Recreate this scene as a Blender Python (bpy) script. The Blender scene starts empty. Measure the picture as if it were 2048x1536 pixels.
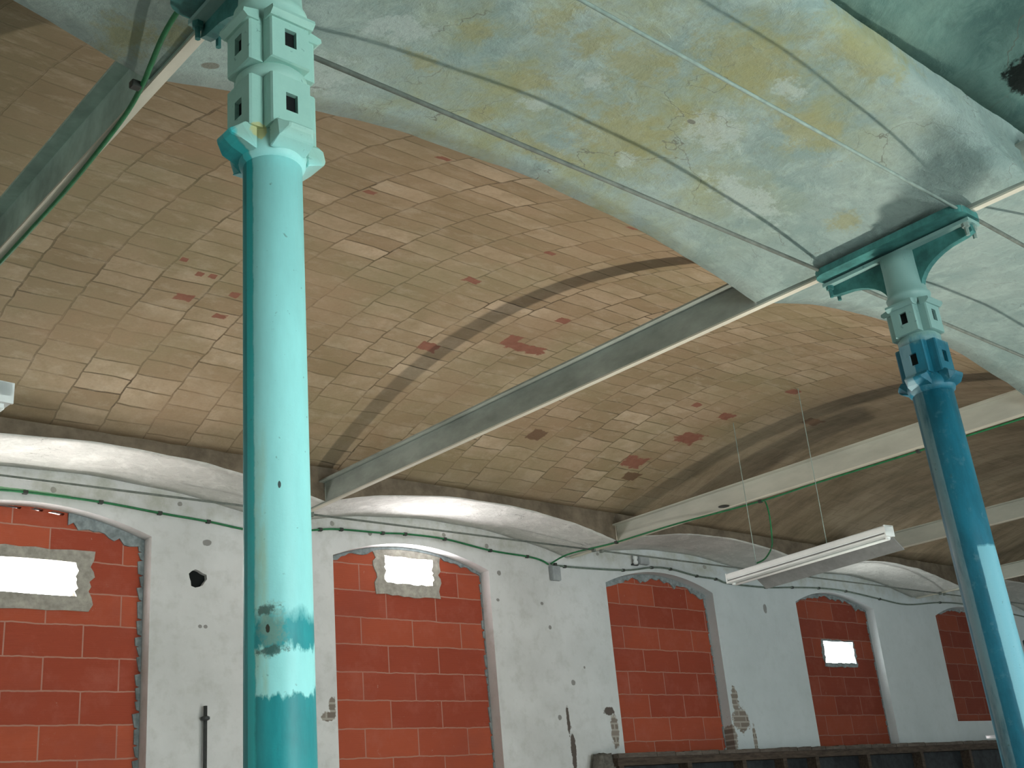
import bpy, bmesh, math, random
from mathutils import Vector, Matrix
from math import sin, cos, pi, radians as R
random.seed(7)
sc = bpy.context.scene
COL = sc.collection

# ------------------------------------------------------------------ camera
cam = bpy.data.objects.new('camera', bpy.data.cameras.new('camera'))
COL.objects.link(cam); sc.camera = cam
yw, pt, rl = R(-43.5258), R(21.0129), R(-5.2473)
fw = Vector((-sin(yw)*cos(pt), cos(yw)*cos(pt), sin(pt)))
rt = Vector((cos(yw), sin(yw), 0)); up = rt.cross(fw)
rt2 = cos(rl)*rt + sin(rl)*up; up2 = -sin(rl)*rt + cos(rl)*up
M = Matrix((rt2, up2, -fw)).transposed().to_4x4()
M.translation = Vector((-1.4196, -7.3245, 1.6007))
cam.matrix_world = M
cam.data.sensor_width = 36; cam.data.lens = 2325.82*36/2048
cam.data.clip_start = .05; cam.data.clip_end = 200

# ------------------------------------------------------------------ world, exposure
w = bpy.data.worlds.new('world'); sc.world = w; w.use_nodes = True
bg = w.node_tree.nodes['Background']
bg.inputs[0].default_value = (1.0, .98, .95, 1); bg.inputs[1].default_value = 15.0
sc.view_settings.view_transform = 'Standard'; sc.view_settings.look = 'None'
sc.view_settings.gamma = 1; sc.view_settings.use_curve_mapping = False
sc.view_settings.exposure = -0.15
sc.cycles.max_bounces = 8

# ------------------------------------------------------------------ lights
def area(name, loc, aim, sx, sy, power, col, spread=180):
    l = bpy.data.lights.new(name, 'AREA'); l.shape = 'RECTANGLE'; l.size = sx; l.size_y = sy
    l.energy = power; l.color = col; l.spread = R(spread)
    o = bpy.data.objects.new(name, l); COL.objects.link(o); o.location = loc
    o.rotation_euler = (Vector(aim)-Vector(loc)).to_track_quat('-Z', 'Y').to_euler()
    return o
# unseen light added low by the far column to cast the ceiling shadows
area('low_shadow_light', (3.40, -4.70, .30), (3.40, -4.70, 4), .17, .17, 120, (1, .93, .82))
# south windows (behind the camera)
area('south_window_daylight', (.9, -10.25, 1.9), (.9, 0, 2.6), 1.5, 2.2, 108, (.72, 1, .99))
area('south_window_daylight', (6.9, -10.25, 1.9), (6.9, 0, 2.6), 1.5, 2.2, 80, (.78, 1, 1.0))
area('east_daylight', (19.5, -5, 2.0), (0, -4, 2.5), 3, 2.4, 90, (.9, 1, 1))
# slits in the bricked-up windows
def slit(x, z, sx, sz, power, col): area('slit_daylight', (x, .116, z), (x, -3, z), sx, sz, power, col)
slit(1.09, 3.381, .998, .248, 26, (1, .97, .93))
slit(4.303, 3.645, .508, .242, 22, (1, .95, .96))
slit(10.345, 3.18, .618, .262, 20, (.95, 1, .97))
slit(13.23, 2.205, .26, .045, .10, (1, .72, .66))

# ------------------------------------------------------------------ dimensions
H = 3.861; X0 = -.109; P = 3.0; YC = -5.18
YW = -.653; YN = -4.426; YF = -5.79          # wall arch edge, column-row arch edges
BX = [X0-3, X0, 3, 6, 9, 12, 15, 18]
def vz(y): return 4.53-.113*(y+2.54)**2
def az(x0, x1, x, rise=.2):
    u = (x-x0)/(x1-x0)*2-1
    return H+.02+rise*(1-u*u)

# ------------------------------------------------------------------ node helper
class NT:
    def __init__(s, name, rough=.85, spec=.25):
        s.m = bpy.data.materials.new(name); s.m.use_nodes = True; s.t = s.m.node_tree
        s.b = s.t.nodes['Principled BSDF']; s.b.inputs['Roughness'].default_value = rough
        s.b.inputs['Specular IOR Level'].default_value = spec
        tc = s.n('ShaderNodeTexCoord'); s.co = tc.outputs['Object']
        sp = s.n('ShaderNodeSeparateXYZ'); s.l(s.co, sp.inputs[0]); s.x, s.y, s.z = sp.outputs
    def n(s, k): return s.t.nodes.new(k)
    def l(s, a, b): s.t.links.new(a, b)
    def inp(s, sock, v):
        if hasattr(v, 'links'): s.l(v, sock)
        else: sock.default_value = v
    def ma(s, op, a, b=0.0, c=None, clamp=False):
        n = s.n('ShaderNodeMath'); n.operation = op; n.use_clamp = clamp
        s.inp(n.inputs[0], a); s.inp(n.inputs[1], b)
        if c is not None: s.inp(n.inputs[2], c)
        return n.outputs[0]
    def vec(s, x, y, z=0.0):
        n = s.n('ShaderNodeCombineXYZ')
        for i, v in enumerate((x, y, z)): s.inp(n.inputs[i], v)
        return n.outputs[0]
    def noise(s, scale, detail=4, rough=.6, co=None, stretch=None, dist=0):
        n = s.n('ShaderNodeTexNoise'); n.inputs['Scale'].default_value = scale
        n.inputs['Detail'].default_value = detail; n.inputs['Roughness'].default_value = rough
        n.inputs['Distortion'].default_value = dist
        c = co or s.co
        if stretch:
            mp = s.n('ShaderNodeMapping'); mp.inputs['Scale'].default_value = stretch; s.l(c, mp.inputs[0]); c = mp.outputs[0]
        s.l(c, n.inputs['Vector']); return n.outputs['Fac']
    def ramp(s, f, a, b, lo=0.0, hi=1.0):
        n = s.n('ShaderNodeMapRange'); n.clamp = True
        s.inp(n.inputs[0], f); n.inputs[1].default_value = a; n.inputs[2].default_value = b
        n.inputs[3].default_value = lo; n.inputs[4].default_value = hi
        return n.outputs[0]
    def mix(s, f, a, b, mode='MIX'):
        n = s.n('ShaderNodeMix'); n.data_type = 'RGBA'; n.blend_type = mode
        s.inp(n.inputs[0], f)
        for i, v in ((6, a), (7, b)):
            if hasattr(v, 'links'): s.l(v, n.inputs[i])
            else: n.inputs[i].default_value = (*v, 1)
        return n.outputs[2]
    def bump(s, h, st=.3, d=.01):
        n = s.n('ShaderNodeBump'); n.inputs['Strength'].default_value = st; n.inputs['Distance'].default_value = d
        s.l(h, n.inputs['Height']); s.l(n.outputs[0], s.b.inputs['Normal'])
    def blobs(s, a, b, lst, nz, amp=.9, box=False, soft=.08):
        """mask of rough-edged patches at (a,b) centres with radii"""
        tot = None
        off = s.ma('MULTIPLY', s.ma('SUBTRACT', nz, .5), amp*2)
        for (ca, cb, ra, rb) in lst:
            da = s.ma('MULTIPLY', s.ma('SUBTRACT', a, ca), 1/max(ra, .008)); db = s.ma('MULTIPLY', s.ma('SUBTRACT', b, cb), 1/max(rb, .008))
            if box: d = s.ma('MAXIMUM', s.ma('ABSOLUTE', da), s.ma('ABSOLUTE', db))
            else: d = s.ma('SQRT', s.ma('ADD', s.ma('MULTIPLY', da, da), s.ma('MULTIPLY', db, db)))
            tot = d if tot is None else s.ma('MINIMUM', tot, d)
        return s.ramp(s.ma('ADD', tot, off), 1+soft, 1-soft)
    def out(s, col): s.inp(s.b.inputs['Base Color'], col if hasattr(col, 'links') else (*col, 1)); return s.m

MAT = {}
def plain(name, col, rough=.7, var=.25, scale=6, metal=0, stretch=None):
    t = NT(name, rough); n = t.noise(scale, 5, .65, stretch=stretch)
    t.b.inputs['Metallic'].default_value = metal
    d = tuple(c*(1-var) for c in col); e = tuple(min(1, c*(1+var*.6)) for c in col)
    t.bump(n, .2, .004)
    MAT[name] = t.out(t.mix(t.ramp(n, .35, .68), d, e)); return MAT[name]

# --- tiled brown vault
def vault_mat():
    t = NT('brown_tile_vault', .9)
    dn = t.noise(3.5, 2, .5); dn2 = t.noise(9, 2, .5)
    u = t.ma('ADD', t.ma('MULTIPLY', t.y, 1.04), t.ma('MULTIPLY', t.ma('SUBTRACT', dn, .5), .045))
    v = t.ma('ADD', t.ma('SUBTRACT', t.x, .17), t.ma('MULTIPLY', t.ma('SUBTRACT', dn2, .5), .03))
    br = t.n('ShaderNodeTexBrick'); t.l(t.vec(u, v), br.inputs['Vector'])
    br.inputs['Scale'].default_value = 1; br.inputs['Brick Width'].default_value = .146; br.inputs['Row Height'].default_value = .295
    br.inputs['Mortar Size'].default_value = .0062; br.inputs['Mortar Smooth'].default_value = .35
    br.inputs['Color1'].default_value = (.31, .225, .135, 1); br.inputs['Color2'].default_value = (.58, .46, .325, 1)
    br.inputs['Mortar'].default_value = (.085, .06, .035, 1); br.inputs['Bias'].default_value = -.12
    fade = t.ramp(t.noise(1.4, 3, .6), .38, .6, .35, 1)
    nomort = t.mix(t.noise(3, 2), (.33, .235, .14), (.47, .36, .235))
    c = t.mix(fade, nomort, br.outputs['Color'])
    c = t.mix(t.ramp(t.noise(2.2, 6, .65), .40, .64, 0, .6), c, (.235, .185, .095))
    c = t.mix(t.ramp(t.noise(7, 6, .75), .50, .66, 0, .4), c, (.26, .19, .10))
    c = t.mix(t.ramp(t.noise(.9, 5, .6), .46, .62, 0, .5), c, (.26, .235, .125))
    c = t.mix(t.ramp(t.x, 1.6, -.6, 0, .62), c, (.17, .15, .085))  # darker toward the left: falloff of the light put into the tile colour
    c = t.mix(t.ramp(t.noise(5.5, 6, .7, stretch=(1, 1.8, 1)), .52, .72, 0, .5), c, (.50, .42, .31))
    c = t.mix(t.ramp(t.noise(1.1, 4, .6), .5, .7, 0, .4), c, (.46, .29, .19))
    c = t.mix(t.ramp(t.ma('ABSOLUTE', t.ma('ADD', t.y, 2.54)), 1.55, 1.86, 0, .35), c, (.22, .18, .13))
    # damp streaks of the farther bays
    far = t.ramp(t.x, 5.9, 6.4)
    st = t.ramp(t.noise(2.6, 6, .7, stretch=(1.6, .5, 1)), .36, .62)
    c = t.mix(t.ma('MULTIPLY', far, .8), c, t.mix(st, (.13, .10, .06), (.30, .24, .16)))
    # broken tiles: the red clay shows
    red = [(3.46,-2.34,.135,.05),(3.30,-2.39,.05,.07),(3.37,-2.79,.044,.036),(2.88,-2.07,.067,.045),(1.5,-2.08,.034,.033),(1.23,-2.2,.02,.02),(1.3,-2.21,.02,.02),(1.09,-2.3,.02,.02),(1.26,-1.95,.048,.032),(5.78,-1.75,.12,.08),(5.78,-2.15,.07,.05),(5.6,-1.3,.12,.07),(5.85,-2.75,.06,.04),(5.38,-2.19,.039,.033),(1.4,-3.53,.03,.02),(1.31,-4.17,.03,.02),(2.55,-3.53,.03,.02),(2.42,-4.2,.03,.015),(1.54,-1.85,.038,.023),(2.53,-2.92,.05,.03)]
    nz = t.noise(14, 3, .6)
    c = t.mix(t.blobs(t.x, t.y, red, nz, .8, True), c, t.mix(t.noise(20, 3), (.19, .07, .045), (.31, .13, .085)))
    c = t.mix(t.blobs(t.x, t.y, [(4.45,-1.37,.07,.06),(5.75,-1.12,.08,.05),(6.6,-2.4,.1,.06)], nz, .7, True), c, (.15, .09, .05))
    c = t.mix(t.ramp(t.noise(60, 4, .7), .3, .7, 0, .25), c, (.2, .15, .1))
    hb = t.ma('ADD', t.ma('MULTIPLY', br.outputs['Fac'], -1.0), t.ma('MULTIPLY', t.noise(25, 4), .8))
    t.bump(hb, .5, .006)
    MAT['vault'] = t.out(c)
vault_mat()

# --- whitewashed plaster (arches, far aisle)
def plaster(name, base, alt, yel=(), wht=(), gry=(), yamt=1.0):
    t = NT(name, .92)
    n1 = t.noise(2.3, 6, .65); n2 = t.noise(7, 6, .7, dist=.6); n3 = t.noise(30, 4, .7)
    c = t.mix(t.ramp(n1, .38, .64), base, alt)
    c = t.mix(t.ramp(n2, .48, .68, 0, .55), c, tuple(min(1, k*1.35) for k in base))
    c = t.mix(t.ramp(t.noise(12, 5, .7, stretch=(1, 2, 1)), .56, .72, 0, .45), c, tuple(k*.62 for k in base))
    nz = t.noise(9, 5, .7)
    if yel: c = t.mix(t.ma('MULTIPLY', t.ma('MULTIPLY', t.ramp(t.noise(3.2, 8, .7), .42, .62, 0, .75), t.ramp(t.x, .2, .9)), t.ramp(t.x, 2.7, 2.1)), c, (.27, .29, .15))
    if yel: c = t.mix(t.ma('MULTIPLY', t.blobs(t.x, t.y, yel, t.noise(13, 8, .75), 2.6, False, .45), .65*yamt), c, t.mix(n2, (.22, .22, .09), (.33, .33, .18)))
    if wht: c = t.mix(t.ma('MULTIPLY', t.blobs(t.x, t.y, wht, t.noise(16, 8, .75), 2.6, False, .3), .6), c, (.40, .48, .46))
    # fine cracks
    vo = t.n('ShaderNodeTexVoronoi'); vo.feature = 'DISTANCE_TO_EDGE'; vo.inputs['Scale'].default_value = 1.7
    wob = t.n('ShaderNodeVectorMath'); wob.operation = 'ADD'; t.l(t.co, wob.inputs[0])
    nn = t.n('ShaderNodeTexNoise'); nn.inputs['Scale'].default_value = 4; nn.inputs['Detail'].default_value = 6; t.l(nn.outputs['Color'], wob.inputs[1]); t.l(wob.outputs[0], vo.inputs['Vector'])
    crack = t.ma('MULTIPLY', t.ramp(vo.outputs['Distance'], .006, .002), t.ramp(t.noise(1.6, 2), .52, .6))
    c = t.mix(t.ma('MULTIPLY', crack, .7), c, (.12, .12, .10))
    c = t.mix(t.ramp(t.noise(22, 6, .75, stretch=(1, 2.2, 1)), .54, .68, 0, .32), c, tuple(k*.5 for k in base))
    if gry: c = t.mix(t.blobs(t.x, t.y, gry, nz, .7), c, (.17, .18, .15) if yel else (.004, .008, .006))
    t.bump(t.ma('ADD', n2, t.ma('MULTIPLY', n3, .5)), .8, .014)
    MAT[name] = t.out(c)
YEL = [(.92,-5.23,.066,.069),(1.13,-5.2,.08,.07),(1.1,-4.92,.08,.07),(.72,-5.05,.07,.045),(1.63,-4.87,.22,.14),(1.68,-5.44,.2,.13),(1.79,-5.12,.09,.06),(.67,-4.84,.06,.036),(2.17,-5.35,.15,.1),(-.23,-4.53,.07,.08),(-.13,-4.66,.028,.07),(2.76,-5.1,.06,.06),(1.07,-4.66,.05,.06),(1.35,-5.2,.12,.1),(1.45,-4.6,.2,.05),(1.95,-5.75,.2,.08)]
WHT = [(1.28,-5.05,.06,.035),(1.2,-4.82,.05,.036),(1.9,-5.45,.06,.04),(1.76,-4.75,.05,.04),(1.89,-5.11,.12,.09),(.49,-4.95,.11,.07),(.35,-4.6,.15,.1),(2.35,-4.9,.2,.07)]
GRY = [(.04,-4.55,.03,.018),(.08,-4.41,.03,.01),(1.77,-5.09,.02,.012)]
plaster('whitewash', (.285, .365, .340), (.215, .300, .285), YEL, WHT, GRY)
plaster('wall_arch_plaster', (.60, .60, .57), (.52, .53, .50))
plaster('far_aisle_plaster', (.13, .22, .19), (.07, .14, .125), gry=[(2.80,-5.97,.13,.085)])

# --- wall plaster with the damage patches
def wall_mat():
    t = NT('wall_plaster', .92)
    n1 = t.noise(1.6, 6, .6); n2 = t.noise(8, 5, .65)
    c = t.mix(t.ramp(n1, .36, .64), (.54, .55, .545), (.64, .65, .65))
    c = t.mix(t.ramp(n2, .5, .68, 0, .35), c, (.38, .39, .36))
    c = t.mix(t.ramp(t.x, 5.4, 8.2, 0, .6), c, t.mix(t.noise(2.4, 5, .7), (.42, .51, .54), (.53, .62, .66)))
    nz = t.noise(16, 5, .7)
    gb = [(8.17,2.63,.05,.14),(8.22,2.44,.12,.12),(8.06,2.26,.06,.13),(8.40,2.25,.03,.14),(6.40,2.36,.05,.15),(3.453,2.56,.03,.07),(3.415,2.495,.055,.035)]
    br = t.n('ShaderNodeTexBrick'); t.l(t.vec(t.x, t.z), br.inputs['Vector']); br.inputs['Scale'].default_value = 1
    br.inputs['Brick Width'].default_value = .2; br.inputs['Row Height'].default_value = .055; br.inputs['Mortar Size'].default_value = .008
    br.inputs['Color1'].default_value = (.17, .14, .12, 1); br.inputs['Color2'].default_value = (.25, .22, .19, 1); br.inputs['Mortar'].default_value = (.34, .32, .28, 1)
    c = t.mix(t.blobs(t.x, t.z, gb, nz, .9), c, br.outputs['Color'])
    c = t.mix(t.blobs(t.x, t.z, [(6.351,2.527,.07,.035),(5.835,2.45,.018,.13),(5.865,2.2,.03,.16)], nz, 1.0), c, (.10, .085, .075))
    sp = [(2.45,3.683,.035,.022),(2.40,3.093,.015,.012),(2.44,3.093,.015,.012),(3.852,3.888,.02,.02),(5.063,3.898,.02,.02),(5.181,3.674,.022,.022),(5.144,3.44,.018,.014),(5.656,3.44,.018,.014),(5.725,3.234,.018,.018),(5.944,2.768,.025,.025),(5.74,2.474,.022,.022),(6.433,3.948,.02,.015),(8.916,3.577,.03,.05),(2.237,3.939,.018,.016),(1.35,3.93,.02,.02),(4.6,3.95,.02,.018),(3.5,3.93,.02,.02),(6.1,2.9,.012,.012),(8.0,3.95,.03,.02)]
    c = t.mix(t.ma('MULTIPLY', t.blobs(t.x, t.z, sp, nz, .6), .75), c, (.13, .12, .11))
    band = t.ma('MULTIPLY', t.ramp(t.z, 3.82, 3.92), t.ramp(t.noise(4, 5, .7), .4, .62, 0, .6))
    c = t.mix(band, c, (.36, .37, .30))
    c = t.mix(t.blobs(t.x, t.z, [(.9,3.90,.55,.012),(1.35,3.893,.22,.008)], nz, .6), c, (.22, .42, .24))
    t.bump(t.ma('ADD', n2, t.ma('MULTIPLY', t.noise(40, 3), .3)), .35, .008)
    MAT['wall'] = t.out(c)
wall_mat()

# --- hollow clay blocks
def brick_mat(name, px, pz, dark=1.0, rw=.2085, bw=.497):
    t = NT(name, .85)
    nn = t.noise(7, 3)
    u = t.ma('SUBTRACT', t.x, px); v = t.ma('ADD', t.ma('SUBTRACT', t.z, pz), t.ma('MULTIPLY', t.ma('SUBTRACT', nn, .5), .02))
    br = t.n('ShaderNodeTexBrick'); t.l(t.vec(u, v), br.inputs['Vector']); br.inputs['Scale'].default_value = 1
    br.inputs['Brick Width'].default_value = bw; br.inputs['Row Height'].default_value = rw; br.inputs['Mortar Size'].default_value = .0055
    br.inputs['Mortar Smooth'].default_value = .3; br.inputs['Bias'].default_value = 0
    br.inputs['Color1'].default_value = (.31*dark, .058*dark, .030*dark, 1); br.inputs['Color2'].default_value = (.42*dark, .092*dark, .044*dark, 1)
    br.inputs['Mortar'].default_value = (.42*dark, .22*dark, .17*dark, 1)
    c = br.outputs['Color']
    c = t.mix(t.ramp(t.noise(5, 6, .7), .5, .72, 0, .4), c, (.45*dark, .14*dark, .10*dark))
    c = t.mix(t.ramp(t.noise(2, 4, .6), .5, .7, 0, .35), c, (.28*dark, .07*dark, .05*dark))
    c = t.mix(t.ramp(t.noise(11, 5, .75, dist=1), .66, .74, 0, .6), c, (.44, .36, .30))
    # fine horizontal scoring of the clay blocks
    wv = t.n('ShaderNodeTexWave'); wv.bands_direction = 'Z'; wv.inputs['Scale'].default_value = 22; wv.inputs['Distortion'].default_value = .6; t.l(t.co, wv.inputs[0])
    t.bump(t.ma('ADD', t.ma('MULTIPLY', wv.outputs['Fac'], .4), t.ma('MULTIPLY', br.outputs['Fac'], -1)), .4, .005)
    MAT[name] = t.out(c)

# --- painted cast iron columns; local coordinates, z measured from the floor
def column_mat(name, deep, pale, kind):
    t = NT(name, .5, .4)
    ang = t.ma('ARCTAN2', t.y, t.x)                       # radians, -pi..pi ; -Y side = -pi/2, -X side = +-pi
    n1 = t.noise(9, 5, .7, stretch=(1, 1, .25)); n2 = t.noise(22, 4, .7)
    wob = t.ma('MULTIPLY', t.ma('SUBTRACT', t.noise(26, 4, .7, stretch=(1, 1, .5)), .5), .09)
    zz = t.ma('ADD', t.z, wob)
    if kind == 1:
        # lit camera-side face in pale; shade on west and north faces painted teal
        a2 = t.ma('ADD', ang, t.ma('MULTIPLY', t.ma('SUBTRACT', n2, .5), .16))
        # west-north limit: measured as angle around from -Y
        west = t.ramp(a2, -2.80, -2.88)                   # painted shade, 1 on the -X side beyond the edge
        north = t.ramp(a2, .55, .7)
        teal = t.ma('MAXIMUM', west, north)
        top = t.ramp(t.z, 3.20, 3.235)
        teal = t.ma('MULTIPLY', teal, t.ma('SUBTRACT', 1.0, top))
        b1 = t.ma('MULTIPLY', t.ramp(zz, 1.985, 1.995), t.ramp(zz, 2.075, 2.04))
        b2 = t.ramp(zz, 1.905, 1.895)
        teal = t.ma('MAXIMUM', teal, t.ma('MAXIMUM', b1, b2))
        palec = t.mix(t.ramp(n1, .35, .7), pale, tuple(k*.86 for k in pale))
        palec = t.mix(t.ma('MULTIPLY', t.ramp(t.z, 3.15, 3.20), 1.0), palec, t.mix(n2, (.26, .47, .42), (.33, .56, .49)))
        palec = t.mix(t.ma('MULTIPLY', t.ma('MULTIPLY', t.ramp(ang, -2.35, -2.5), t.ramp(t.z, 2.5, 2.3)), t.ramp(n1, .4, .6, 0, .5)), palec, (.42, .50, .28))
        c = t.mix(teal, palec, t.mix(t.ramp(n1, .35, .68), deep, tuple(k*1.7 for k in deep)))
        c = t.mix(t.ma('MULTIPLY', west, t.ma('SUBTRACT', 1.0, top)), c, t.mix(n1, (.025, .46, .50), (.05, .60, .62)))  # own teal tone for the painted shade strip on this side
        # rust scar and dark spots, on angle/height
        nz = t.noise(30, 4, .7)
        c = t.mix(t.ma('MULTIPLY', t.blobs(ang, t.z, [(-2.3,2.03,.32,.04)], t.noise(40, 6, .75), 2.0, False, .4), .6), c, (.24, .30, .22))
        c = t.mix(t.ma('MULTIPLY', t.blobs(ang, t.z, [(-2.45,2.070,.34,.007),(-2.30,1.985,.36,.007)], t.noise(55, 6, .75), 2.4, False, .3), .85), c, (.05, .10, .085))
        c = t.mix(t.blobs(ang, t.z, [(-2.42,2.03,.06,.008)], nz, .7), c, (.03, .03, .02))
        c = t.mix(t.blobs(ang, t.z, [(-2.04,2.335,.045,.006)], nz, .3), c, (.05, .08, .08))
        c = t.mix(t.ma('MULTIPLY', t.blobs(ang, t.z, [(-2.45,3.215,.16,.02)], nz, .8), .8), c, (.50, .48, .20))
    else:
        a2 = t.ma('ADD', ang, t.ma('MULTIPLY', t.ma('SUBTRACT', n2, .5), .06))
        lit_patch = t.ma('MULTIPLY', t.ma('MULTIPLY', t.ramp(a2, -2.50, -2.46), t.ramp(a2, -.2, -.3)), t.ramp(t.ma('ADD', t.z, t.ma('MULTIPLY', wob, .25)), 2.495, 2.485))  # daylight on the lower south side, painted in pale
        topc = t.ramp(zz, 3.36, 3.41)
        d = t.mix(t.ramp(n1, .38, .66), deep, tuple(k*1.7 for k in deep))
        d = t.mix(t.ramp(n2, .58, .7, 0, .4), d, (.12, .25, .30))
        c = t.mix(lit_patch, d, pale)
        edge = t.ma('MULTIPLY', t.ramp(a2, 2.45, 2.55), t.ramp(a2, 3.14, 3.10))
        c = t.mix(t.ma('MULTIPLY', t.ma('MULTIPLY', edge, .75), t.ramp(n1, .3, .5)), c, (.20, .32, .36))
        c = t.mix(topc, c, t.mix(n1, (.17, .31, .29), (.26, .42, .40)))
    c = t.mix(t.ramp(t.noise(45, 3), .68, .74, 0, .5), c, (.05, .12, .12))
    t.bump(n2, .25, .004)
    MAT[name] = t.out(c)
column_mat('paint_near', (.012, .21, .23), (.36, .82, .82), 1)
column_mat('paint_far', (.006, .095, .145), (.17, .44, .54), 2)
plain('capital_teal', (.05, .19, .18), .6, .4, 12)
plain('hole_shade', (.006, .008, .008), .9, .1)  # near-black standing for the shade inside openings
plain('beam_cream', (.42, .43, .37), .7, .16, 5, stretch=(1, .3, 1))
plain('sooty_brown', (.165, .135, .10), .95, .35, 7)
plain('beam_green', (.36, .50, .45), .7, .35, 4)
plain('beam_shaded', (.30, .335, .30), .75, .3, 5, stretch=(1, .4, 1))  # cream beam with its shade put into the web colour
plain('flange_lit', (.60, .58, .49), .7, .15, 5, stretch=(1, .3, 1))  # light on the flange undersides painted in as a paler cream
plain('tie_grey', (.15, .17, .15), .6, .3, 14)
plain('tie_pale', (.26, .34, .31), .6, .25, 14)
plain('cable_green', (.02, .16, .06), .5, .3, 20)
plain('conduit_grey', (.13, .17, .14), .6, .3, 20)
plain('clip_dark', (.04, .045, .04), .6, .2)
plain('mortar_blue', (.25, .29, .30), .95, .35, 18)
plain('mortar_brown', (.36, .34, .30), .95, .3, 18)
plain('lamp_white', (.74, .78, .78), .4, .06, 8)
plain('lamp_grey', (.22, .23, .23), .5, .2, 8)
plain('tube_glass', (.80, .82, .80), .25, .04)
plain('dark_timber', (.075, .055, .042), .85, .45, 16, stretch=(.5, 3, 3))
plain('timber_top', (.115, .095, .08), .85, .4, 14, stretch=(.5, 3, 3))
plain('dark_panel', (.028, .033, .037), .8, .5, 9)
plain('box_grey', (.33, .36, .37), .6, .2, 9)
plain('rubble', (.15, .14, .125), .95, .45, 14)
plain('concrete_floor', (.34, .32, .29), .9, .3, 3)
plain('hall_wall', (.46, .47, .45), .9, .15, 3)
plain('steel_dark', (.05, .055, .055), .55, .3, 14)

# ------------------------------------------------------------------ mesh helpers
def link(name, bm, mats, parent=None, smooth=False, loc=None):
    me = bpy.data.meshes.new(name); bm.normal_update(); bm.to_mesh(me); bm.free()
    for m in (mats if isinstance(mats, (list, tuple)) else [mats]): me.materials.append(MAT[m] if isinstance(m, str) else m)
    if smooth:
        for p in me.polygons: p.use_smooth = True
    o = bpy.data.objects.new(name, me); COL.objects.link(o)
    if parent: o.parent = parent
    if loc: o.location = loc
    return o
def tag(o, label, cat, group=None, kind=None):
    o['label'] = label; o['category'] = cat
    if group: o['group'] = group
    if kind: o['kind'] = kind
    return o
def empty(name, loc, label, cat, group=None, kind=None):
    o = bpy.data.objects.new(name, None); COL.objects.link(o); o.location = loc; o.empty_display_size = .1
    return tag(o, label, cat, group, kind)
def box(bm, a, b, mi=0):
    vs = [bm.verts.new((x, y, z)) for z in (a[2], b[2]) for y in (a[1], b[1]) for x in (a[0], b[0])]
    for q in ((0, 2, 3, 1), (4, 5, 7, 6), (0, 1, 5, 4), (2, 6, 7, 3), (0, 4, 6, 2), (1, 3, 7, 5)):
        bm.faces.new([vs[i] for i in q]).material_index = mi
def prism(bm, pts, ext, mi=0):
    """pts: list of Vector (planar polygon); ext: Vector extrusion"""
    a = [bm.verts.new(p) for p in pts]; b = [bm.verts.new(Vector(p)+Vector(ext)) for p in pts]
    bm.faces.new(a[::-1]).material_index = mi; bm.faces.new(b).material_index = mi
    for i in range(len(a)):
        j = (i+1) % len(a); bm.faces.new((a[i], a[j], b[j], b[i])).material_index = mi
    bmesh.ops.recalc_face_normals(bm, faces=bm.faces)
def lathe(bm, prof, n=48, c=(0, 0), cap=True):
    rings = []
    for r, z in prof: rings.append([bm.verts.new((c[0]+r*cos(2*pi*k/n), c[1]+r*sin(2*pi*k/n), z)) for k in range(n)])
    for A, B in zip(rings, rings[1:]):
        for k in range(n): bm.faces.new((A[k], A[(k+1) % n], B[(k+1) % n], B[k]))
    if cap: bm.faces.new(rings[0][::-1]); bm.faces.new(rings[-1])
def tube(bm, pts, r, n=8):
    pts = [Vector(p) for p in pts]; rings = []
    for i, p in enumerate(pts):
        d = (pts[min(i+1, len(pts)-1)]-pts[max(i-1, 0)]).normalized()
        a = d.orthogonal().normalized() if abs(d.z) > .9 else d.cross(Vector((0, 0, 1))).normalized()
        b = d.cross(a)
        rings.append([bm.verts.new(p+r*(cos(2*pi*k/n)*a+sin(2*pi*k/n)*b)) for k in range(n)])
    for A, B in zip(rings, rings[1:]):
        for k in range(n): bm.faces.new((A[k], A[(k+1) % n], B[(k+1) % n], B[k]))
    bm.faces.new(rings[0]); bm.faces.new(rings[-1]); bmesh.ops.recalc_face_normals(bm, faces=bm.faces)
def smoothpath(pts, k=5):
    P_ = [Vector(p) for p in pts]; out = []
    for i in range(len(P_)-1):
        p0 = P_[max(i-1, 0)]; p1 = P_[i]; p2 = P_[i+1]; p3 = P_[min(i+2, len(P_)-1)]
        for j in range(k):
            t = j/k; out.append(.5*((2*p1)+(p2-p0)*t+(2*p0-5*p1+4*p2-p3)*t*t+(3*p1-p0-3*p2+p3)*t**3))
    out.append(P_[-1]); return out
def boolean(o, cutters):
    for c in cutters:
        m = o.modifiers.new('cut', 'BOOLEAN'); m.object = c; m.operation = 'DIFFERENCE'; m.solver = 'EXACT'
    bpy.context.view_layer.update()
    dg = bpy.context.evaluated_depsgraph_get()
    me = bpy.data.meshes.new_from_object(o.evaluated_get(dg)); old = o.data
    o.modifiers.clear(); o.data = me
    for c in cutters:
        d = c.data; bpy.data.objects.remove(c); bpy.data.meshes.remove(d)
def cutter(bm, loc=(0, 0, 0)):
    me = bpy.data.meshes.new('cutter'); bmesh.ops.recalc_face_normals(bm, faces=bm.faces); bm.to_mesh(me); bm.free()
    o = bpy.data.objects.new('cutter', me); COL.objects.link(o); o.location = loc; return o

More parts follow.
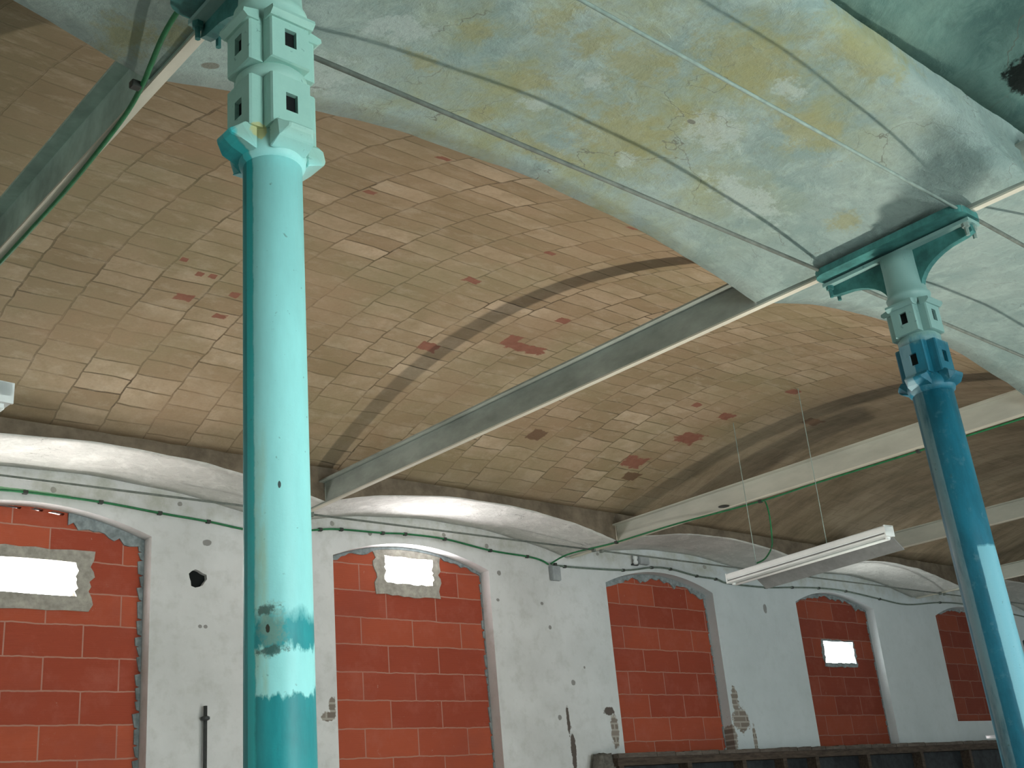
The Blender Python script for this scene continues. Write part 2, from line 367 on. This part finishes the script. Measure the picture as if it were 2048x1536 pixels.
# ------------------------------------------------------------------ room shell
XL, XR, YS = -4.6, 20.0, -10.4
WH = .784; ZS = 3.686; ZA = 3.837; RB = .114
WC = [1.25, 4.2815, 7.2815, 10.2815, 13.2815, 16.2815]
SILL = [1.0, 1.0, 1.0, 1.0, 2.40, 2.40]
def arch_pts(hw, zs, za, n=18):
    return [(-hw+2*hw*i/n, zs+(za-zs)*(1-(2*i/n-1)**2)) for i in range(n+1)]

bm = bmesh.new(); box(bm, (XL, -10.8, -.12), (XR, .4, 0)); tag(link('floor', bm, 'concrete_floor'), 'bare grey concrete floor of the hall', 'floor', kind='structure')
bm = bmesh.new(); box(bm, (XL, 0, 0), (XR, .38, 4.5))
wall = tag(link('wall_north', bm, 'wall'), 'whitewashed peeling wall with arched window bays', 'wall', kind='structure')
cut = []
for c, sl in zip(WC, SILL):
    bm = bmesh.new(); prism(bm, [Vector((c+x, -.2, z)) for x, z in [(-WH, sl)]+arch_pts(WH, ZS, ZA)+[(WH, sl)]], (0, .8, 0)); cut.append(cutter(bm))
# irregular round hole knocked in the pier
bm = bmesh.new(); hp = []
for k in range(14):
    a = 2*pi*k/14; r = .066*(1+.12*sin(3*a+1)+.08*sin(5*a))
    hp.append(Vector((2.377+r*cos(a), -.1, 3.422+r*.93*sin(a))))
prism(bm, hp, (0, .34, 0)); cut.append(cutter(bm))
bm = bmesh.new(); box(bm, (13.10, -.2, 2.185), (13.36, .8, 2.225)); cut.append(cutter(bm))
boolean(wall, cut)
bm = bmesh.new(); prism(bm, [Vector((v.x, .035, v.z)) for v in hp], (0, .01, 0)); link('pier_hole_shade', bm, 'hole_shade', wall)  # black disc set in the opening, standing for its shade
bm = bmesh.new(); box(bm, (XL-.3, -10.8, 0), (XL, .4, 5)); tag(link('wall_west', bm, 'hall_wall'), 'plain plastered west end wall of the hall', 'wall', kind='structure')
bm = bmesh.new(); box(bm, (XR, -10.8, 0), (XR+.3, .4, 5)); tag(link('wall_east', bm, 'hall_wall'), 'plain plastered east end wall of the hall', 'wall', kind='structure')
bm = bmesh.new(); box(bm, (XL, -10.8, 0), (XR, YS, 5)); ws = tag(link('wall_south', bm, 'hall_wall'), 'plastered south wall with tall window openings', 'wall', kind='structure')
cut = []
for c in (.9, 6.9):
    bm = bmesh.new(); box(bm, (c-.8, -11, .7), (c+.8, -10, 3.1)); cut.append(cutter(bm))
boolean(ws, cut)

# ceiling: one long barrel per aisle plus plaster arches between the beams
ceil = empty('ceiling', (0, 0, 0), 'brown tiled barrel vault with whitewashed arches along its edges', 'ceiling', kind='structure')
def barrel(name, y0, y1, zf, mat):
    bm = bmesh.new(); nx, ny = 60, 40; g = []
    for i in range(nx+1):
        x = XL+(XR-XL)*i/nx; row = []
        for j in range(ny+1):
            y = y0+(y1-y0)*j/ny
            row.append(bm.verts.new((x, y, zf(y)+(.006*sin(x*2.1+y)+.004*sin(x*5.3-y*3))*min(1, (j/ny)*(1-j/ny)*8))))
        g.append(row)
    for i in range(nx):
        for j in range(ny): bm.faces.new((g[i][j], g[i+1][j], g[i+1][j+1], g[i][j+1]))
    r = bmesh.ops.extrude_face_region(bm, geom=bm.faces[:])
    bmesh.ops.translate(bm, vec=(0, 0, .12), verts=[v for v in r['geom'] if isinstance(v, bmesh.types.BMVert)])
    bmesh.ops.recalc_face_normals(bm, faces=bm.faces)
    return link(name, bm, mat, ceil, True)
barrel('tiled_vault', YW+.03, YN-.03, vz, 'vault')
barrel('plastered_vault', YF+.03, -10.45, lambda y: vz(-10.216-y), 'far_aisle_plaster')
def arch(name, x0, x1, ya, yb, mat, side, rough_a=0, rough_b=0, rise=.2):
    """segmental plaster soffit spanning x0..x1, ya (north edge) .. yb (south edge)"""
    bm = bmesh.new(); n = 48; m = 14; g = []
    rnd = random.Random(int(x0*10)+int(ya*100))
    ja = [rnd.uniform(-.6, .6) for _ in range(n+1)]; jb = [rnd.uniform(-1, 1) for _ in range(n+1)]
    for i in range(n+1):
        x = x0+(x1-x0)*i/n; row = []
        for j in range(m+1):
            t = j/m; y = ya+(yb-ya)*t
            if j == 0: y += rough_a*(ja[i]+.6*sin(i*.7))
            if j == m: y += rough_b*(jb[i]+.6*sin(i*.9))
            row.append(bm.verts.new((x, y, az(x0, x1, x, rise)+.003*sin(x*9+y*7))))
        g.append(row)
    for i in range(n):
        for j in range(m): bm.faces.new((g[i][j], g[i][j+1], g[i+1][j+1], g[i+1][j])).material_index = 0
    T = 4.36
    for j0 in (0, m):
        topv = [bm.verts.new((g[i][j0].co.x, ya if j0 == 0 else yb, T)) for i in range(n+1)]
        for i in range(n):
            f = bm.faces.new((g[i][j0], g[i+1][j0], topv[i+1], topv[i])); f.material_index = 1 if (j0 == m) == (ya > -1) else 0
            f.smooth = False
    bmesh.ops.recalc_face_normals(bm, faces=bm.faces)
    o = link(name, bm, [mat, side], ceil)
    for p in o.data.polygons: p.use_smooth = (p.material_index == 0)
    return o
for a, b in zip(BX, BX[1:]):
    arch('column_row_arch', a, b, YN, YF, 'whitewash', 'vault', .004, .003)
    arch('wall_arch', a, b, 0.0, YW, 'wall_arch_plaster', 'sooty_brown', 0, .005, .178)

# ------------------------------------------------------------------ windows, bricked up
phase = [(1.14-.0, 2.668), (4.06, 2.622), (7.03, 2.69), (10.1, 2.70), (13.0, 2.70), (16.0, 2.7)]
WB = .77
def jag(n, amp, rnd): return [rnd.uniform(-amp, amp) for _ in range(n)]
def ring(bm, cx, cz, ow, oh, iw, ih, y0, y1, rnd, n=40, ja=.02, jb=.012, off=(0, 0)):
    O = []; I = []
    for k in range(n):
        a = 2*pi*k/n; c, s = cos(a), sin(a); q = max(abs(c), abs(s))
        jo = 1+rnd.uniform(-1, 1)*ja/ow; ji = 1+rnd.uniform(-1, 1)*jb/iw
        O.append((cx+off[0]+c/q*ow*jo, cz+off[1]+s/q*oh*jo)); I.append((cx+c/q*iw*ji, cz+s/q*ih*ji))
    vo = [bm.verts.new((x, y0, z)) for x, z in O]; vi = [bm.verts.new((x, y0, z)) for x, z in I]
    wo = [bm.verts.new((x, y1, z)) for x, z in O]; wi = [bm.verts.new((x, y1, z)) for x, z in I]
    for k in range(n):
        j = (k+1) % n
        bm.faces.new((vo[k], vo[j], vi[j], vi[k])); bm.faces.new((wo[k], wi[k], wi[j], wo[j]))
        bm.faces.new((vo[k], wo[k], wo[j], vo[j])); bm.faces.new((vi[k], vi[j], wi[j], wi[k]))
    bmesh.ops.recalc_face_normals(bm, faces=bm.faces)
slits = {0: (1.09, 3.381, .50, .125), 1: (4.303, 3.645, .255, .122), 3: (10.345, 3.18, .31, .132)}
wl = ['bricked-up arched window at the left edge, with a wide daylight slit',
      'bricked-up arched window right of the pale aqua column, slit near its top',
      'bricked-up arched window with no slit, under the hanging lamp end',
      'bricked-up arched window with a square daylight slit at mid height',
      'short bricked-up window half hidden behind the dark blue column',
      'farthest bricked-up window beyond the dark blue column']
for k, c in enumerate(WC):
    rnd = random.Random(100+k)
    wn = empty('window_%d' % (k+1), (c, 0, SILL[k]), wl[k], 'window', kind='structure')
    sl = SILL[k]
    px, pz = phase[k]
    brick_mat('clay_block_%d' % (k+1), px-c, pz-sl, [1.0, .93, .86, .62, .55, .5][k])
    bm = bmesh.new()
    prism(bm, [Vector((x, RB, z-sl)) for x, z in [(-WH+.002, sl+.002)]+[(a, b-.002) for a, b in arch_pts(WH-.002, ZS, ZA)]+[(WH-.002, sl+.002)]], (0, .07, 0))
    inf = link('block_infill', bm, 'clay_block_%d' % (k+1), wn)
    cs = []
    if k in slits:
        sx, sz, hw, hh = slits[k]
        bm = bmesh.new(); box(bm, (sx-hw, -.1, sz-hh), (sx+hw, .5, sz+hh)); cs.append(cutter(bm))
    if k == 0:
        for (xa, xb, za_, zb) in ((.93, 1.196, 3.815, 3.829), (1.252, 1.337, 3.812, 3.828), (1.367, 1.476, 3.801, 3.818)):
            bm = bmesh.new(); prism(bm, [Vector((xa, -.1, za_+.006)), Vector((xb-.01, -.1, za_-.004)), Vector((xb, -.1, zb-.006)), Vector((xa+.03, -.1, zb+.004))], (0, .6, .20)); bmesh.ops.translate(bm, vec=(0, 0, -.070), verts=bm.verts); cs.append(cutter(bm))
    if cs: boolean(inf, cs)
    # mortar bedding along the arch and down the right jamb
    bm = bmesh.new(); n = 44; top = []; bot = []
    for i in range(n+1):
        u = -1+2*i/n; x = u*(WH-.003)
        zt = ZS+(ZA-ZS)*(1-u*u)-.003
        d = [.055, .03, .05, .035, .03, .03][k]*(1+.35*sin(i*.55+k*2)+.2*sin(i*1.7))*rnd.uniform(.7, 1.2)
        if k == 0: d = .018 if .0 > u > -.6 or abs(u) < .30 else (.085 if u > 0 else .05)*rnd.uniform(.6, 1.2)
        if i % 7 == 3 and k != 0: d += .02
        zb = max(zt-max(d, .012), ZS-.09)
        if k == 1 and -.4 < u < .5: zb = zt-.02
        top.append((x, zt)); bot.append((x, zb))
    for i in range(n):
        q = [top[i], top[i+1], bot[i+1], bot[i]]
        if k == 0 and -.45 < -1+2*(i+.5)/n < .32: continue
        prism(bm, [Vector((x, RB-.012, z-sl)) for x, z in q], (0, .014, 0))
    zc = ZS-.02
    while zc > sl+.05:
        hgt = rnd.uniform(.05, .12); wd = rnd.uniform(.008, .03)+(.02 if k == 0 else 0)
        prism(bm, [Vector((WH-.003, RB-.010, zc-sl)), Vector((WH-.003-wd, RB-.010, zc-sl-.01)), Vector((WH-.003-wd*rnd.uniform(.4, 1), RB-.010, zc-hgt-sl)), Vector((WH-.003, RB-.010, zc-hgt-.01-sl))], (0, .012, 0))
        zc -= hgt+rnd.uniform(0, .02)
    link('mortar_edge', bm, 'mortar_blue', wn)
    if k in slits:
        sx, sz, hw, hh = slits[k]; bm = bmesh.new()
        a = {0: (.07, .075, .02), 1: (.07, .075, -.02), 3: (.02, .02, 0)}[k]
        ring(bm, sx-c, sz-sl, hw+a[0], hh+a[1], hw-.016, hh-.014, RB-.009, RB+.072, rnd, off=(a[2]*.8, -.012), jb=.012)
        link('slit_mortar', bm, 'mortar_brown' if k < 2 else 'mortar_blue', wn)

# ------------------------------------------------------------------ steel beams
bl = {X0: 'grey-green stained steel beam at upper left, meeting the aqua column',
      3: 'long steel beam shaded dark grey, with a lit pale lower edge, crossing the middle of the ceiling',
      6: 'cream steel beam with a green cable under it, right of the long grey beam',
      9: 'steel beam seen just behind the hanging fluorescent lamp',
      12: 'farthest visible steel beam, beyond the dark blue column'}
for x in (X0, 3, 6, 9, 12):
    root = empty('steel_beam', (x, 0, H), bl[x], 'beam', 'steel beams under the vault')
    y0, y1 = -.05, -10.38; bmt = 'beam_green' if x < 0 else ('beam_shaded' if x == 3 else 'beam_cream')
    bm = bmesh.new(); box(bm, (.009, y1, .009), (.024, y0, .152)); link('web', bm, bmt, root)
    if x == 6:
        bm = bmesh.new(); bmesh.ops.create_icosphere(bm, subdivisions=2, radius=.03)
        for v in bm.verts: v.co = Vector((v.co.x*.4+.004, v.co.y*1.9-1.83, v.co.z*.42+.022+v.co.y*.3))
        link('beam_clip', bm, 'clip_dark', root, True)
    bm = bmesh.new(); box(bm, (.009, y1, 0), (.043, y0, .009)); link('lower_flange', bm, 'flange_lit', root)
    bm = bmesh.new(); box(bm, (-.040, y1, .152), (.084, y0, .162)); link('upper_flange', bm, bmt, root)

# ------------------------------------------------------------------ columns
def lug(bm, z0, z1, hz, r0=.045, r1=.094, hw=.056, hh=.0165, hv=.0255):
    """boxy socket on the +X side with a real square hole in its face"""
    V = lambda x, y, z: bm.verts.new((x, y, z))
    F = [V(r1, -hw*.94, z0), V(r1, hw*.94, z0), V(r1, hw*.94, z1), V(r1, -hw*.94, z1)]
    M_ = [V(r1-.006, -hw, z0-.002), V(r1-.006, hw, z0-.002), V(r1-.006, hw, z1+.002), V(r1-.006, -hw, z1+.002)]
    B = [V(r0, -hw, z0-.002), V(r0, hw, z0-.002), V(r0, hw, z1+.002), V(r0, -hw, z1+.002)]
    I = [V(r1, -hh, hz-hv), V(r1, hh, hz-hv), V(r1, hh, hz+hv), V(r1, -hh, hz+hv)]
    J = [V(r1-.0150, v.co.y, v.co.z) for v in I]
    for k in range(4):
        q = (k+1) % 4
        for a, b in ((F, I), (I, J), (M_, F), (B, M_)): bm.faces.new((a[k], a[q], b[q], b[k]))
    bm.faces.new(J); bm.faces.new(B); bmesh.ops.recalc_face_normals(bm, faces=bm.faces)
def rotz(bm, a): bmesh.ops.rotate(bm, cent=(0, 0, 0), matrix=Matrix.Rotation(a, 3, 'Z'), verts=bm.verts)
def make_column(x, mat, sr, label):
    root = empty('cast_iron_column', (x, YC, 0), label, 'column', 'cast iron columns')
    bm = bmesh.new()
    lathe(bm, [(sr*1.5, 0), (sr*1.5, .10), (sr*1.15, .14), (sr*1.06, .2), (sr*1.03, 1.5), (sr, 2.4), (sr*.985, 3.19)], 32)
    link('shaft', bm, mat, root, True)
    bm = bmesh.new()
    lathe(bm, [(sr*.9, 3.15), (sr*1.10, 3.162), (sr*1.16, 3.185), (sr*1.08, 3.21), (.0785, 3.228), (.0785, 3.370), (.088, 3.378), (.089, 3.405), (.0785, 3.415), (.0785, 3.545), (.086, 3.556), (.090, 3.570),
               (.083, 3.580), (.092, 3.594), (.094, 3.606), (.084, 3.618), (.081, 3.66), (.079, 3.74), (.080, 3.80)], 40)
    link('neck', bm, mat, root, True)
    for k in range(4):
        a = k*pi/2
        for (z0, z1, hz) in ((3.228, 3.370, 3.298), (3.418, 3.545, 3.487)):
            bm = bmesh.new(); lug(bm, z0, z1, hz)
            if z0 > 3.4:
                prism(bm, [Vector((.07, -.061, 3.566)), Vector((.112, -.061, 3.556)), Vector((.114, -.061, 3.546)), Vector((.101, -.061, 3.534)), Vector((.07, -.061, 3.534))], (0, .122, 0))
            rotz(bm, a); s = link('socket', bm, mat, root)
            bm = bmesh.new(); box(bm, (.0796, -.016, hz-.025), (.0822, .016, hz+.025)); rotz(bm, a); link('socket_shade', bm, 'hole_shade', s)  # black plate paints the shade within the socket opening
        bm = bmesh.new()
        prism(bm, [Vector((.07, -.050, 3.235)), Vector((.104, -.050, 3.233)), Vector((.114, -.050, 3.222)), Vector((.136, -.050, 3.212)), Vector((.132, -.050, 3.200)), Vector((.112, -.050, 3.184)), Vector((.07, -.050, 3.168))], (0, .10, 0))
        for v in bm.verts:                                # the lip narrows toward its tip
            if v.co.x > .128: v.co.y *= .62
        bmesh.ops.bevel(bm, geom=bm.edges[:], offset=.003, segments=1, affect='EDGES')
        rotz(bm, a); link('flared_lip', bm, mat, root)
    # bracket wings along the beam
    for s in (1, -1):
        bm = bmesh.new(); pts = [(.04, 3.80), (.345, 3.80), (.35, 3.765), (.32, 3.755)]
        for i in range(9):
            t = i/8; pts.append((.29-.215*sin(t*pi/2)**.9, 3.752-.15*(t**1.6)))
        pts.append((.04, 3.59))
        prism(bm, [Vector((-.016, s*a, b)) for a, b in pts], (.032, 0, 0)); link('bracket_wing', bm, 'capital_teal', root)
    bm = bmesh.new()
    for s in (0,):
        prism(bm, [Vector((cx*.050, cy, 3.800)) for cx, cy in ((-1, -.36), (1, -.36), (1, .36), (-1, .36))], (0, 0, .016))
    link('bracket_flange', bm, 'paint_far', root)
    bm = bmesh.new(); pts = []
    for (cx, cy, a0) in ((.035, .305, 0), (-.065, .305, 90), (-.065, -.305, 180), (.035, -.305, 270)):
        for i in range(6): a = R(a0+18*i); pts.append(Vector((cx+.06*cos(a), cy+.06*sin(a), 3.828)))
    prism(bm, pts, (0, 0, .031)); link('top_plate', bm, 'capital_teal', root)
    for s in (1, -1):
        for tt in (-.04, .04):
            bm = bmesh.new(); lathe(bm, [(.0085, 3.745), (.0085, 3.782), (.017, 3.783), (.017, 3.800)], 6, (tt*.8, s*.335)); link('bolt', bm, 'capital_teal' if s > 0 else 'tie_pale', root)
    return root
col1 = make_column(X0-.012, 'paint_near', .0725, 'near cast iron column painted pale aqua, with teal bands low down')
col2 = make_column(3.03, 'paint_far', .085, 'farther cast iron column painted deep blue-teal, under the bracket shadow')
col2.matrix_world = Matrix.Translation((3.035, YC, 3.15)) @ Matrix.Rotation(R(1.3), 4, Vector((-.69, -.72, 0))) @ Matrix.Translation((0, 0, -3.15))
# pipe clamp hanging on the far column
for zc, s in ((2.09, 1.0), (1.97, 1.25)):
    bm = bmesh.new(); box(bm, (.055, -.12*s, zc-.03*s), (.10, -.075, zc+.03*s)); box(bm, (.06, -.105, zc-.05), (.078, -.09, zc+.055))
    bmesh.ops.bevel(bm, geom=bm.edges[:], offset=.004, segments=1, affect='EDGES')
    link('clamp', bm, 'steel_dark', col2, loc=None)

# ------------------------------------------------------------------ tie rods
def rod(name, p, q, r, mat, label, cat, group=None):
    o = empty(name, p, label, cat, group); bm = bmesh.new(); tube(bm, [Vector((0, 0, 0)), Vector(q)-Vector(p)], r, 8)
    link('bar', bm, mat, o, True)
    for e in (Vector((0, 0, 0)), Vector(q)-Vector(p)):
        bm = bmesh.new(); box(bm, e-Vector((.012, .016, .016)), e+Vector((.012, .016, .016))); link('end_nut', bm, mat, o)
    return o
TZ = 3.850
rod('tie_rod', (X0+.05, -4.845, TZ), (2.95, -4.845, TZ), .0085, 'tie_grey', 'grey iron tie rod across the big whitewashed arch, nearer the brown vault', 'tie rod', 'tie rods')
rod('tie_rod', (X0+.05, -5.515, TZ), (2.95, -5.515, TZ), .0065, 'tie_pale', 'pale iron tie rod across the big whitewashed arch, farther from the brown vault', 'tie rod', 'tie rods')
rod('tie_rod', (3.05, -4.845, TZ), (5.95, -4.845, TZ), .0085, 'tie_grey', 'grey iron tie rod right of the dark blue column, the lower of its pair', 'tie rod', 'tie rods')
rod('tie_rod', (3.05, -5.515, TZ), (5.95, -5.515, TZ), .0085, 'tie_grey', 'grey iron tie rod at the right edge above the dark blue column', 'tie rod', 'tie rods')
for a, b, s in ((X0, 3, 'above the left window with the wide slit'), (3, 6, 'above the window right of the aqua column'), (6, 9, 'above the tall window that has no slit'),
                (9, 12, 'above the window with the square slit'), (12, 15, 'above the short window behind the blue column')):
    rod('tie_rod', (a+.05, -.41, TZ), (b-.05, -.41, TZ), .008, 'tie_grey', 'thin iron tie rod '+s, 'tie rod', 'tie rods')

# ------------------------------------------------------------------ wall conduit with clips, cables
CONDa = [(.2,-.02,3.86),(.827,-.02,3.874),(1.165,-.02,3.887),(1.661,-.02,3.88),(2.08,-.02,3.851),(2.446,-.02,3.83),(2.744,-.02,3.802),(3.025,-.02,3.805),(3.379,-.02,3.867),(3.57,-.02,3.887),(3.963,-.02,3.898),(4.186,-.02,3.912),(4.594,-.02,3.91),(5.087,-.02,3.857),(5.514,-.02,3.841),(5.68,-.02,3.82),(5.762,-.02,3.790)]
CONDb = [(5.80,-.02,3.80),(5.967,-.02,3.788),(6.743,-.02,3.815),(7.158,-.02,3.873),(7.437,-.02,3.88),(7.83,-.02,3.84),(8.13,-.02,3.831),(8.343,-.02,3.8),(8.964,-.02,3.802),(9.457,-.02,3.834),(9.972,-.02,3.862),(10.515,-.02,3.862),(11.221,-.02,3.815),(11.827,-.02,3.783),(12.655,-.02,3.857),(13.383,-.02,3.87),(14.524,-.02,3.816),(15.106,-.02,3.783)]
def cable(name, pts, r, mat, label, cat, group=None, clips=(), clipmat='clip_dark'):
    base = Vector(pts[0]); o = empty(name, base, label, cat, group)
    bm = bmesh.new(); tube(bm, [p-base for p in smoothpath(pts)], r, 6); link('cable_run', bm, mat, o, True)
    for c in clips:
        c = Vector(c)-base; bm = bmesh.new(); box(bm, c+Vector((-.016, -.010, -.012)), c+Vector((.016, .018, .012)))
        bmesh.ops.bevel(bm, geom=bm.edges[:], offset=.003, segments=1, affect='EDGES'); link('clip', bm, clipmat, o)
    return o
cable('wall_cable', CONDa, .008, 'cable_green', 'green cable clipped along the wall above the two left windows', 'cable', 'cables on the wall', [CONDa[i] for i in (2, 3, 4, 5, 8, 9, 10, 11, 12, 13, 14)])
cable('wall_cable', CONDb, .009, 'conduit_grey', 'grey-green cable looping along the wall over the three right-hand windows', 'cable', 'cables on the wall', [CONDb[i] for i in (1, 2, 3, 4, 5, 6, 8, 9, 10, 11, 12, 14)])
b3 = [(5.79,-.02,3.80),(5.83,-.2,3.845),(5.90,-.5,3.850),(5.94,-.7,3.850),(5.96,-1.387,3.850),(6.035,-2.165,3.842),(6.045,-2.69,3.850),(6.05,-3.534,3.850),(6.05,-4.3,3.850),(6.05,-5.6,3.850)]
cable('beam_cable', b3, .0075, 'cable_green', 'green cable running along the lower edge of the cream beam', 'cable', 'cables under the beams', [b3[3], b3[5], b3[7]])
b1 = [(-.196,-5.1,3.851),(-.196,-4.856,3.850),(-.18,-4.695,3.850),(-.147,-4.537,3.850),(-.125,-4.437,3.850),(-.10,-4.274,3.850),(-.085,-4.058,3.850),(-.072,-3.742,3.850),(-.068,-3.424,3.850),(-.066,-2.6,3.850),(-.066,-1.0,3.850)]
cable('beam_cable', b1, .0085, 'cable_green', 'dark green cable hanging along the beam at upper left', 'cable', 'cables under the beams', [(-.14,-4.42,3.850)])
cable('lamp_cable', [(6.035,-2.20,3.835),(6.00,-2.235,3.80),(5.98,-2.26,3.70),(5.965,-2.262,3.55),(5.955,-2.25,3.45),(5.92,-2.20,3.37),(5.86,-2.16,3.338)], .0065, 'cable_green', 'green cable drooping from the cream beam down to the hanging lamp', 'cable')

# ------------------------------------------------------------------ wall fittings
o = empty('junction_box', (5.83, -.001, 3.65), 'small grey junction box on the wall where the cables meet', 'junction box')
bm = bmesh.new(); box(bm, (-.055, -.045, 0), (.055, 0, .13)); bmesh.ops.bevel(bm, geom=bm.edges[:], offset=.006, segments=2, affect='EDGES'); link('housing', bm, 'box_grey', o)
bm = bmesh.new(); box(bm, (-.014, -.045, .13), (.014, -.008, .155)); link('cable_gland', bm, 'clip_dark', o)
o = empty('insulator_bracket', (6.98, -.001, 3.93), 'small white and grey insulator bracket on the wall above the slitless window', 'bracket')
bm = bmesh.new(); box(bm, (-.02, -.05, -.04), (.12, 0, .035)); bmesh.ops.bevel(bm, geom=bm.edges[:], offset=.006, segments=2, affect='EDGES'); link('base_plate', bm, 'box_grey', o)
bm = bmesh.new(); lathe(bm, [(.018, -.05), (.026, -.03), (.016, -.01), (.026, .01), (.018, .045)], 16, (-.075, -.04)); link('insulator', bm, 'lamp_white', o, True)
bm = bmesh.new(); box(bm, (-.10, -.025, -.055), (-.02, 0, -.04)); link('arm', bm, 'steel_dark', o)
o = empty('wall_pipe', (2.427, -.035, 1.3), 'thin dark vertical pipe clamped to the pier left of the aqua column', 'pipe')
bm = bmesh.new(); tube(bm, [(0, 0, 0), (0, 0, 1.26)], .013, 10); link('pipe_run', bm, 'steel_dark', o, True)
bm = bmesh.new(); lathe(bm, [(.016, 1.165), (.030, 1.172), (.030, 1.188), (.016, 1.195)], 12); box(bm, (-.008, .0, 1.172), (.008, .034, 1.188)); link('clamp', bm, 'steel_dark', o)

# ------------------------------------------------------------------ fluorescent lamps
def lamp(loc, ry, rz, L_, label, wires, wing=True):
    o = empty('fluorescent_lamp', loc, label, 'lamp', 'hanging fluorescent lamps'); o.rotation_euler = (ry, 0, rz)
    h = L_/2
    bm = bmesh.new(); box(bm, (-.045, -h, 0), (.045, h, .048)); bmesh.ops.bevel(bm, geom=[e for e in bm.edges if e.calc_length() > .3], offset=.008, segments=2, affect='EDGES')
    link('housing', bm, 'lamp_white', o)
    bm = bmesh.new(); box(bm, (-.038, -h+.01, -.010), (.038, h-.01, 0)); link('groove', bm, 'lamp_grey', o)
    bm = bmesh.new(); box(bm, (-.046, -h+.004, -.024), (.046, h-.004, -.010)); bmesh.ops.bevel(bm, geom=[e for e in bm.edges if e.calc_length() > .3], offset=.003, segments=1, affect='EDGES'); link('lower_rim', bm, 'lamp_white', o)
    for s in (1, -1):
        bm = bmesh.new(); box(bm, (-.047, s*h-.010*(s > 0), -.026), (.047, s*h+.010*(s < 0), .05)); link('end_cap', bm, 'lamp_white', o)
        bm = bmesh.new(); box(bm, (-.008, s*(h-.03)-.008, -.040), (.024, s*(h-.03)+.008, -.02)); link('tube_holder', bm, 'lamp_white', o)
    if wing: bm = bmesh.new(); prism(bm, [Vector((.040, -h+.02, -.022)), Vector((.046, -h+.02, -.020)), Vector((.150, -h+.02, -.100)), Vector((.145, -h+.02, -.106))], (0, 2*h-.24, 0)); link('reflector', bm, 'lamp_grey', o)
    bm = bmesh.new(); tube(bm, [(.02, -h+.03, -.036), (.02, h-.03, -.036)], .010, 12); link('tube', bm, 'tube_glass', o, True)
    for yy, top in wires:
        bm = bmesh.new(); tube(bm, [(0, yy, .045), (0, yy, top)], .0028, 6); link('hanging_wire', bm, 'tie_pale', o)
    return o
lamp((5.81, -2.615, 3.27), R(0), -math.atan2(.18, 1.51), 1.52, 'white fluorescent batten lamp hanging on two wires under the cream beam', [(.47, 1.20), (-.22, 1.24)])
lamp((-.200, -2.80, 3.15), R(0), R(4), 1.3, 'pale fluorescent lamp whose end just shows at the left edge of the view', [(.4, 1.3), (-.35, 1.33)], False)

# ------------------------------------------------------------------ long dark shelf unit along the wall foot of the windows
o = empty('wall_shelf', (6.2, 0, 0), 'long dark timber shelf unit along the wall under the right-hand windows', 'shelf')
L_ = 7.4
bm = bmesh.new(); n = 60; rnd = random.Random(5)
for i in range(n):
    x0_, x1_ = L_*i/n, L_*(i+1)/n; d = rnd.uniform(-.006, .006)
    box(bm, (x0_, -.20+d, 2.115), (x1_, -.002, 2.150+d*.8))
link('top_board', bm, 'timber_top', o)
bm = bmesh.new(); box(bm, (0, -.18, 2.05), (L_, -.01, 2.115)); link('rail', bm, 'dark_timber', o)
bm = bmesh.new(); box(bm, (0, -.06, .5), (L_, -.01, 2.05)); link('back_panel', bm, 'dark_panel', o)
for x in (.05, .95, 1.75, 2.4, 2.95, 3.9, 5.0, 6.1, 7.3):
    bm = bmesh.new(); box(bm, (x-.03, -.17, .5), (x+.03, -.06, 2.05)); link('post', bm, 'dark_timber', o)
bm = bmesh.new(); box(bm, (0, -.17, .5), (L_, -.06, .56)); link('bottom_rail', bm, 'dark_timber', o)
o = empty('rubble_lump', (6.12, -.08, 2.0), 'rough grey mortar lump at the left end of the dark shelf', 'rubble')
bm = bmesh.new(); bmesh.ops.create_icosphere(bm, subdivisions=3, radius=.1)
for v in bm.verts:
    v.co = v.co*(1+.25*sin(v.co.x*60+2)*cos(v.co.z*47)+.12*sin(v.co.y*90)); v.co.z *= 1.15; v.co.y *= .75
bmesh.ops.translate(bm, vec=(0, 0, .05), verts=bm.verts); link('lump', bm, 'rubble', o, True)
